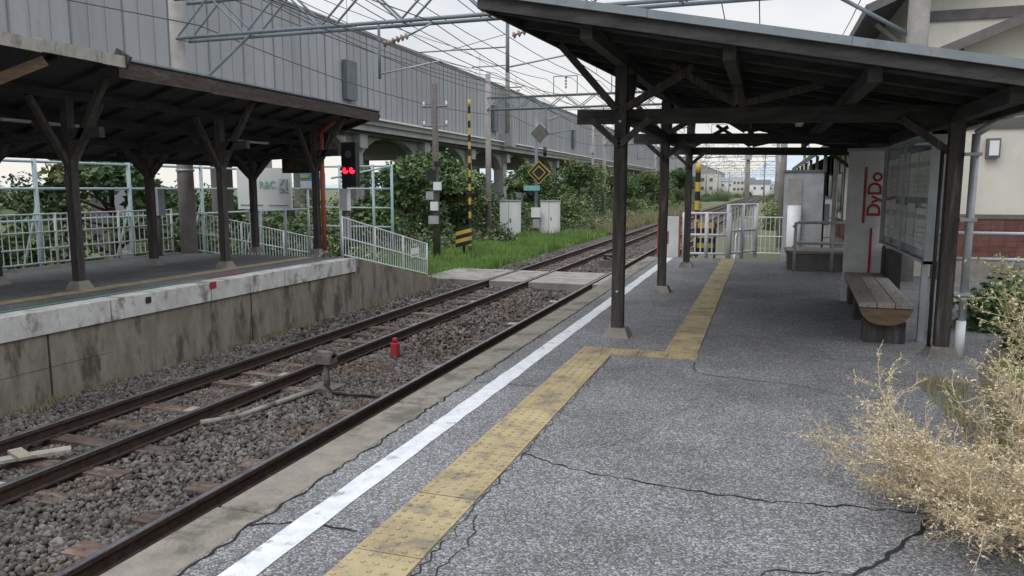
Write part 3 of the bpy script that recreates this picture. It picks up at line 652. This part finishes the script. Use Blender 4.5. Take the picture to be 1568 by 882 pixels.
b=B(); X,Y=-11.6,25.9
b.seg((X,Y,-1.1),(X,Y,5.4),.14,.10,rustpost,10); b.seg((X-.5,Y,4.6),(X+.5,Y,4.6),.04,.04,gantry,6); b.seg((X-.5,Y,3.9),(X+.5,Y,3.9),.03,.03,gantry,6)
b.box(X-.25,Y-.25,1.9,X+.05,Y-.12,2.3,black); b.box(X+.0,Y-.25,1.55,X+.28,Y-.12,1.85,signwhite); b.box(X-.3,Y-.25,1.2,X-.02,Y-.12,1.5,galv); b.box(X-.12,Y-.28,.8,X+.14,Y-.12,1.12,signwhite); b.box(X+.05,Y-.28,2.4,X+.3,Y-.12,2.6,black); b.box(X-.2,Y-.28,.3,X+.15,Y-.12,.6,galv)
for z in(4.6,3.9):
    for s in(-.45,.45): b.seg((X+s,Y,z),(X+s,Y,z+.18),.05,.03,whitep,8)
b.build('utility_pole')
b=B(); X,Y=-10.9,26.9; b.seg((X,Y,-1.1),(X,Y,-.2),.05,.05,black,8)
for k in range(5):
    b.hexa([(X-.28,Y-.15,-.65+k*.15),(X+.28,Y-.15,-.50+k*.15),(X+.28,Y+.1,-.50+k*.15),(X-.28,Y+.1,-.65+k*.15),(X-.28,Y-.15,-.505+k*.15),(X+.28,Y-.15,-.355+k*.15),(X+.28,Y+.1,-.355+k*.15),(X-.28,Y+.1,-.505+k*.15)],yellowp if k%2 else black)
b.build('hazard_marker_box')
b=B(); X,Y=-12.2,41
b.seg((X,Y,-1.1),(X,Y,5.6),.10,.08,gantry,10)
def dia(x,y,z,s,m,t=.03):
    f=[(x,y,z-s),(x+s,y,z),(x,y,z+s),(x-s,y,z)]; k=[(p[0],y+t,p[2]) for p in f]
    b.face(f,m); b.face(k,m)
    for i in range(4): j=(i+1)%4; b.face([f[i],f[j],k[j],k[i]],m)
dia(X+.25,Y-.15,4.65,.62,galv); dia(X+.25,Y-.155,4.65,.56,timber,.004)
dia(X+.2,Y-.15,2.5,.66,yellowp); dia(X+.2,Y-.156,2.5,.60,black,.004); dia(X+.2,Y-.162,2.5,.40,yellowp,.004); dia(X+.2,Y-.168,2.5,.33,black,.004)
b.box(X-.7,Y-.15,1.5,X+.25,Y-.12,1.78,tealsign); b.box(X-.2,Y-.3,.0,X+.3,Y-.1,.55,signwhite); b.box(X-.1,Y-.3,-.6,X+.25,Y-.1,-.1,galv)
b.seg((X+.5,Y,3.4),(X+.5,Y,3.9),.1,.1,black,8); b.seg((X,Y,3.5),(X+.5,Y,3.5),.03,.03,gantry,6)
b.build('railway_sign_post')
for i,(X,Y,h) in enumerate(((-12.9,38.5,1.9),(-11.5,41.5,1.85))):
    b=B(); b.box(X-.55,Y-.35,-1.1,X+.55,Y+.35,-.9,concrete); b.box(X-.5,Y-.3,-.9,X+.5,Y+.3,-.9+h-.06,signwhite); b.box(X-.55,Y-.35,-.9+h-.06,X+.55,Y+.35,-.9+h,greypole); b.box(X-.01,Y-.31,-.85,X+.01,Y-.301,-.9+h-.1,darkbox); b.box(X+.1,Y-.32,-.2,X+.15,Y-.301,0,darkbox)
    b.build('signal_cabinet',.015)
for X,Y,h in((-14,64,7.2),(5,60,8),(8,85,8),(-1,50,6),(3.2,70,7),(1.5,110,8),(-9.6,52,3.6),(-2,90,6),(0,140,8),(6,120,8)):
    b=B(); b.seg((X,Y,-1.1),(X,Y,h),.15,.10,greypole,8); b.seg((X-.7,Y,h-.5),(X+.7,Y,h-.5),.05,.05,gantry,5); b.seg((X-.5,Y,h-1.1),(X+.5,Y,h-1.1),.05,.05,gantry,5); b.box(X-.2,Y-.25,h-2.6,X+.2,Y-.1,h-1.9,galv); b.build('utility_pole')
random.seed(21)
for i in range(34):
    Y=random.uniform(130,420); X=random.uniform(4,20) if i<22 else random.uniform(-14,3); X*=Y/150
    if -9<X<9+Y*.02 and Y<250: X+=14
    w=random.uniform(5,11); h=random.uniform(3,7)
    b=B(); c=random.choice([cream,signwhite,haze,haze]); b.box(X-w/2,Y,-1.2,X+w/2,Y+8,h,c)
    if i%3: b.face([(X-w/2-.4,Y-.3,h),(X+w/2+.4,Y-.3,h),(X+w/2+.4,Y+4,h+1.8),(X-w/2-.4,Y+4,h+1.8)],random.choice([rooftile,darkbox,roofmetal]))
    for k in range(3):
        for zz in ([h-2.3] if h<5 else [h-2.3,h-5]): b.box(X-w/2+.6+k*w/3.4,Y-.05,zz,X-w/2+1.6+k*w/3.4,Y-.01,zz+1.1,glass)
    b.build('distant_house')

# ---------------------------------------------------------------- vegetation
def clumps(name,specs,leaf,density,mats,core=True,prob=.72):
    Vs=[];Fs=[];mi=[];o=0
    cb=B()
    for (x,y,z,rx,ry,rz_) in specs:
        n=int(density*(rx*ry+rz_*(rx+ry)))
        d=rng.normal(size=(n,3)); d/=np.linalg.norm(d,axis=1)[:,None]; d[:,2]=np.abs(d[:,2])*1.0-.15*rng.random(n)
        rr=rng.uniform(.72,1.16,n)[:,None]*(1+.22*np.sin(d[:,0:1]*5+x)*np.cos(d[:,1:2]*6+y))
        C=d*rr*np.array([rx,ry,rz_])+np.array([x,y,z])
        V,F=leafgeo(C,leaf*rng.uniform(.8,1.25)); Vs.append(V);Fs.append(F+o);o+=len(V); mi.append(np.full(len(F),0 if random.random()<prob else random.randrange(1,len(mats))))
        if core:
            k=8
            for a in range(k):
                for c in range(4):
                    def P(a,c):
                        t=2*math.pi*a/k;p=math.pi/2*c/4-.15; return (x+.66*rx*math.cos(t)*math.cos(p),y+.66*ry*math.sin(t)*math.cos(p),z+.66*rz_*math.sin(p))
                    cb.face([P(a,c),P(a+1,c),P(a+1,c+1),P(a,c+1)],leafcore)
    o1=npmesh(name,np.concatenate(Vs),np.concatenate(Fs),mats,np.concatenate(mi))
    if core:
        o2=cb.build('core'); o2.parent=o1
    return o1
sp=[]
for _ in range(34): sp.append((random.uniform(-19,-15.2),random.uniform(5,24),-1.1,random.uniform(.7,1.3),random.uniform(.8,1.4),random.uniform(.8,2.1)))
for _ in range(40): sp.append((random.uniform(-18.8,-14.8),random.uniform(24,48),-1.1,random.uniform(.8,1.4),random.uniform(.9,1.5),random.uniform(.9,2.4)))
for _ in range(72): sp.append((random.uniform(-19,-14),random.uniform(48,150),-1.1,random.uniform(1.,1.9),random.uniform(1.2,2.1),random.uniform(1.0,2.7)))
for _ in range(30): sp.append((random.uniform(-34,-31),random.uniform(0,120),-1.1,random.uniform(2,3),random.uniform(2,4),random.uniform(1.6,3.4)))
clumps('trackside_shrubs',sp,.11,175,[leafm,leafl],prob=.62)
def tree(x,y,h,r,seed):
    random.seed(seed); b=B(); z0=-1.15; sp=[]
    b.seg((x,y,z0),(x+.1,y,z0+h*.45),.13,.09,bark,8); b.seg((x+.1,y,z0+h*.45),(x,y,z0+h*.8),.09,.03,bark,7)
    for k in range(11):
        a=random.uniform(0,6.28); zb=z0+h*random.uniform(.25,.6); L_=r*random.uniform(.5,1.0); q=(x+L_*math.cos(a),y+L_*math.sin(a),zb+h*random.uniform(.05,.3))
        b.seg((x+.06,y,zb),q,.05,.015,bark,6); s=r*random.uniform(.28,.5); sp.append((q[0],q[1],q[2]-s*.3,s,s,s*random.uniform(.7,1.1)))
    for k in range(4): s=r*random.uniform(.3,.45); sp.append((x+random.uniform(-.3,.3)*r,y+random.uniform(-.3,.3)*r,z0+h*random.uniform(.75,.92)-s*.2,s,s,s))
    t=b.build('broadleaf_tree'); c=clumps('crown',sp,.12,240,[leafm,leafl],core=False,prob=.8); c.parent=t
for i,(x,y,h,r) in enumerate(((-15.4,30.5,4.1,1.8),(-15.8,35.5,4.6,2.1),(-16.8,16,3.9,1.6),(-17,9,3.6,1.6),(-15.8,52,4.5,2.0),(-15,63,4.9,2.4),(-15.5,80,5.2,2.6),(-14,95,4.8,2.4),(-16.6,42.5,3.8,1.6),(-15,112,5.6,2.8),(-13.5,130,5.8,3))): tree(x,y,h,r,50+i)
random.seed(5)
sp=[]
for _ in range(64): sp.append((random.uniform(-13.4,-9.8),random.uniform(43,120),-1.15,random.uniform(.6,1.3),random.uniform(.8,1.6),random.uniform(.3,1.1)))
for _ in range(44): sp.append((random.uniform(-14.6,-12.4),random.uniform(23,42),-1.15,random.uniform(.5,.9),random.uniform(.5,1),random.uniform(.35,1.1)))
for _ in range(40): sp.append((random.uniform(.5,6),random.uniform(50,130),-1.15,random.uniform(.8,1.6),random.uniform(1,1.6),random.uniform(.8,2.0)))
for _ in range(60): sp.append((random.uniform(-14,40),random.uniform(150,300),-1.15,random.uniform(1.5,3.5),random.uniform(1,3),random.uniform(1.2,3)))
sp=[q for q in sp if not(q[1]>45 and -9+.018*(q[1]-55)<q[0]<-.5+.018*(q[1]-55))]
clumps('trackside_weeds',sp,.10,80,[leafy,leafl,leafm],prob=.34)
n=64000; x=rng.uniform(-14.3,-8.6,n); y=19.5+rng.uniform(0,1,n)**1.3*26
V,F=blades(x,y,np.full(n,-1.13),.30+.18*np.sin(x*1.7)*np.cos(y*.9),.016); npmesh('grass',V,F,[grassm])
n=26000; x=np.concatenate([rng.uniform(-10.5,-8.3,n//2),rng.uniform(-15.5,-9,n//2)]); y=np.concatenate([rng.uniform(44,110,n//2),rng.uniform(40,120,n//2)])
V,F=blades(x,y,np.full(n,-1.13),.55,.03); npmesh('dry_grass',V,F,[drygrass])
n=2500; x=LX+.05+np.abs(rng.normal(0,.12,n)); y=rng.choice(rng.uniform(3,20,25),n)+rng.normal(0,.12,n)
V,F=blades(x,y,np.full(n,-1.1),.10,.006); npmesh('wall_foot_grass',V,F,[drygrass])
b=B(); b.face([(1.31,-3,-.06),(12,-3,-.06),(12,11.6,-.06),(1.31,11.6,-.06)],soil); b.build('garden_soil')
sp=[(random.uniform(2.5,6),random.uniform(7.0,11),-.05,random.uniform(.25,.5),random.uniform(.25,.5),random.uniform(.3,.65)) for _ in range(40)]
clumps('garden_weeds',sp,.045,1100,[leafm,leafl])

def weed(name,base,nst,h,spread,lean,stemmat,seedmat,seed,leaf=.008,nbr=3,ntw=3,nsd=2,b0=.10):
    random.seed(seed); b=B(); C=[]
    for _ in range(nst):
        p=Vector(base)+Vector((random.gauss(0,b0),random.gauss(0,b0),0)); 
        d=Vector((random.gauss(lean[0],spread),random.gauss(lean[1],spread),1)).normalized(); L_=h*random.uniform(.6,1.1); n=9
        for i in range(n):
            d=(d+Vector((random.gauss(0,.13),random.gauss(0,.13),random.gauss(-.05,.07)))).normalized(); q=p+d*L_/n
            b.seg(p,q,.0045*(1-i/n*.7),.0045*(1-(i+1)/n*.7),stemmat,4,False); p=q
            if i>=2:
                for _k in range(nbr):
                    e=(d*.7+Vector((random.gauss(0,.7),random.gauss(0,.7),random.gauss(.05,.35)))).normalized(); l=L_*random.uniform(.12,.30); pp=q; m=5
                    for j in range(m):
                        e=(e+Vector((random.gauss(0,.15),random.gauss(0,.15),random.gauss(0,.12)))).normalized(); qq=pp+e*l/m
                        b.seg(pp,qq,.0017,.0013,stemmat,3,False); pp=qq
                        for _t in range(ntw):
                            g=(e+Vector((random.gauss(0,.8),random.gauss(0,.8),random.gauss(0,.7)))).normalized(); ll=random.uniform(.02,.065)
                            b.seg(pp,pp+g*ll,.0010,.0008,stemmat,3,False)
                            for _s in range(nsd): C.append(pp+g*ll*random.uniform(.3,1.05)+Vector((random.gauss(0,.004),random.gauss(0,.004),random.gauss(0,.004))))
    o=b.build(name); C=np.array([tuple(c) for c in C]); V,F=leafgeo(C,leaf,.5); o2=npmesh('seed_heads',V,F,[seedmat]); o2.parent=o
    return o
weed('dry_weed_plant',(1.28,4.0,-.05),17,.82,.32,(-1.0,.05),tan,tan2,11,.007,b0=.13)
weed('dry_weed_plant',(1.34,3.65,-.05),12,.72,.34,(-.75,-.05),tan,tan2,12,.007)
weed('dry_weed_plant',(1.62,4.2,-.05),13,.88,.26,(-.08,.05),tan,tan2,13,.007,b0=.13)
weed('dry_weed_plant',(1.85,4.8,-.05),12,1.05,.22,(0,.05),tan,tan2,23,.008,b0=.13)
weed('dry_weed_plant',(1.42,3.4,-.05),8,.62,.35,(-.2,-.2),tan,tan2,19,.007)
weed('green_weed_plant',(2.15,5.7,-.05),16,1.15,.22,(0,0),olive,olive,14,.013,nsd=3)
weed('green_weed_plant',(1.78,4.45,-.05),9,.85,.25,(0,0),olive,olive,15,.012,nsd=3)
weed('green_weed_plant',(2.6,6.8,-.05),16,1.15,.25,(0,0),olive,olive,16,.016,nsd=3)
n=2500; x=1.28+np.abs(rng.normal(0,.25,n)); y=rng.uniform(2.4,7,n); V,F=blades(x,y,np.full(n,-.06),.16,.004); npmesh('edge_grass',V,F,[drygrass])
n=900; C=np.stack([rng.uniform(-2.2,1.6,n),rng.uniform(2.3,15,n),np.full(n,.006)],1); C[:350,0]=1.1-np.abs(rng.normal(0,.35,350)); C[:350,1]=rng.uniform(2.5,6,350)
V,F=leafgeo(C,.008,.5); V[:,2]=.004+np.abs(V[:,2]-.006)*.3; npmesh('ground_litter',V,F,[tan])

# ---------------------------------------------------------------- world, sun, camera
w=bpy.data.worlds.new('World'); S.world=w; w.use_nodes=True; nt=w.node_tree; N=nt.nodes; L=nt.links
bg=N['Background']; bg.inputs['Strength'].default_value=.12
sky=N.new('ShaderNodeTexSky'); sky.sky_type='NISHITA'; sky.sun_disc=False; sky.sun_elevation=math.radians(48); sky.sun_rotation=math.radians(200)
tc=N.new('ShaderNodeTexCoord'); sx=N.new('ShaderNodeSeparateXYZ'); L.new(tc.outputs['Generated'],sx.inputs[0])
mp=N.new('ShaderNodeMapping'); mp.inputs['Scale'].default_value=(1,1,3.2); L.new(tc.outputs['Generated'],mp.inputs['Vector'])
no=N.new('ShaderNodeTexNoise'); no.inputs['Scale'].default_value=2.6; no.inputs['Detail'].default_value=9; no.inputs['Roughness'].default_value=.55; L.new(mp.outputs[0],no.inputs['Vector'])
cr=N.new('ShaderNodeValToRGB'); cr.color_ramp.elements[0].position=.36; cr.color_ramp.elements[0].color=(5.5,6.0,6.8,1); cr.color_ramp.elements[1].position=.60; cr.color_ramp.elements[1].color=(7.5,7.7,8.0,1)
L.new(no.outputs[0],cr.inputs[0])
mr=N.new('ShaderNodeMapRange'); mr.inputs[1].default_value=.02; mr.inputs[2].default_value=.28; mr.inputs[3].default_value=.92; mr.inputs[4].default_value=0; L.new(sx.outputs[2],mr.inputs[0])
mx=N.new('ShaderNodeMix'); mx.data_type='RGBA'; L.new(mr.outputs[0],mx.inputs[0]); L.new(cr.outputs[0],mx.inputs[6]); mx.inputs[7].default_value=(8.1,7.8,7.3,1)
mx2=N.new('ShaderNodeMix'); mx2.data_type='RGBA'; mx2.inputs[0].default_value=.95; L.new(sky.outputs[0],mx2.inputs[6]); L.new(mx.outputs[2],mx2.inputs[7])
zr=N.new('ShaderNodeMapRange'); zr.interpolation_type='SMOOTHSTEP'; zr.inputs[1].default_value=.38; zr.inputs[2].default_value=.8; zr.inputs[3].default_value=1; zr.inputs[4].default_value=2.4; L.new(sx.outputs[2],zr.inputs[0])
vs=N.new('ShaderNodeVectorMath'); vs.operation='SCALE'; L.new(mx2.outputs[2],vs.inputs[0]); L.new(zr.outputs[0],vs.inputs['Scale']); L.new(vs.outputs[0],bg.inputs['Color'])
sd=bpy.data.lights.new('sun','SUN'); sd.energy=.8; sd.angle=math.radians(30); sd.color=(1,.96,.91)
so=bpy.data.objects.new('sun',sd); so.rotation_euler=(math.radians(42),0,math.radians(-20)); S.collection.objects.link(so)
cam=bpy.data.cameras.new('camera'); co=bpy.data.objects.new('camera',cam); S.collection.objects.link(co)
cam.sensor_width=36; cam.lens=26.4; cam.clip_end=9000; cam.clip_start=.05
co.location=(0,0,1.6); co.rotation_euler=(math.radians(90-7.53),0,math.radians(18.4)); S.camera=co
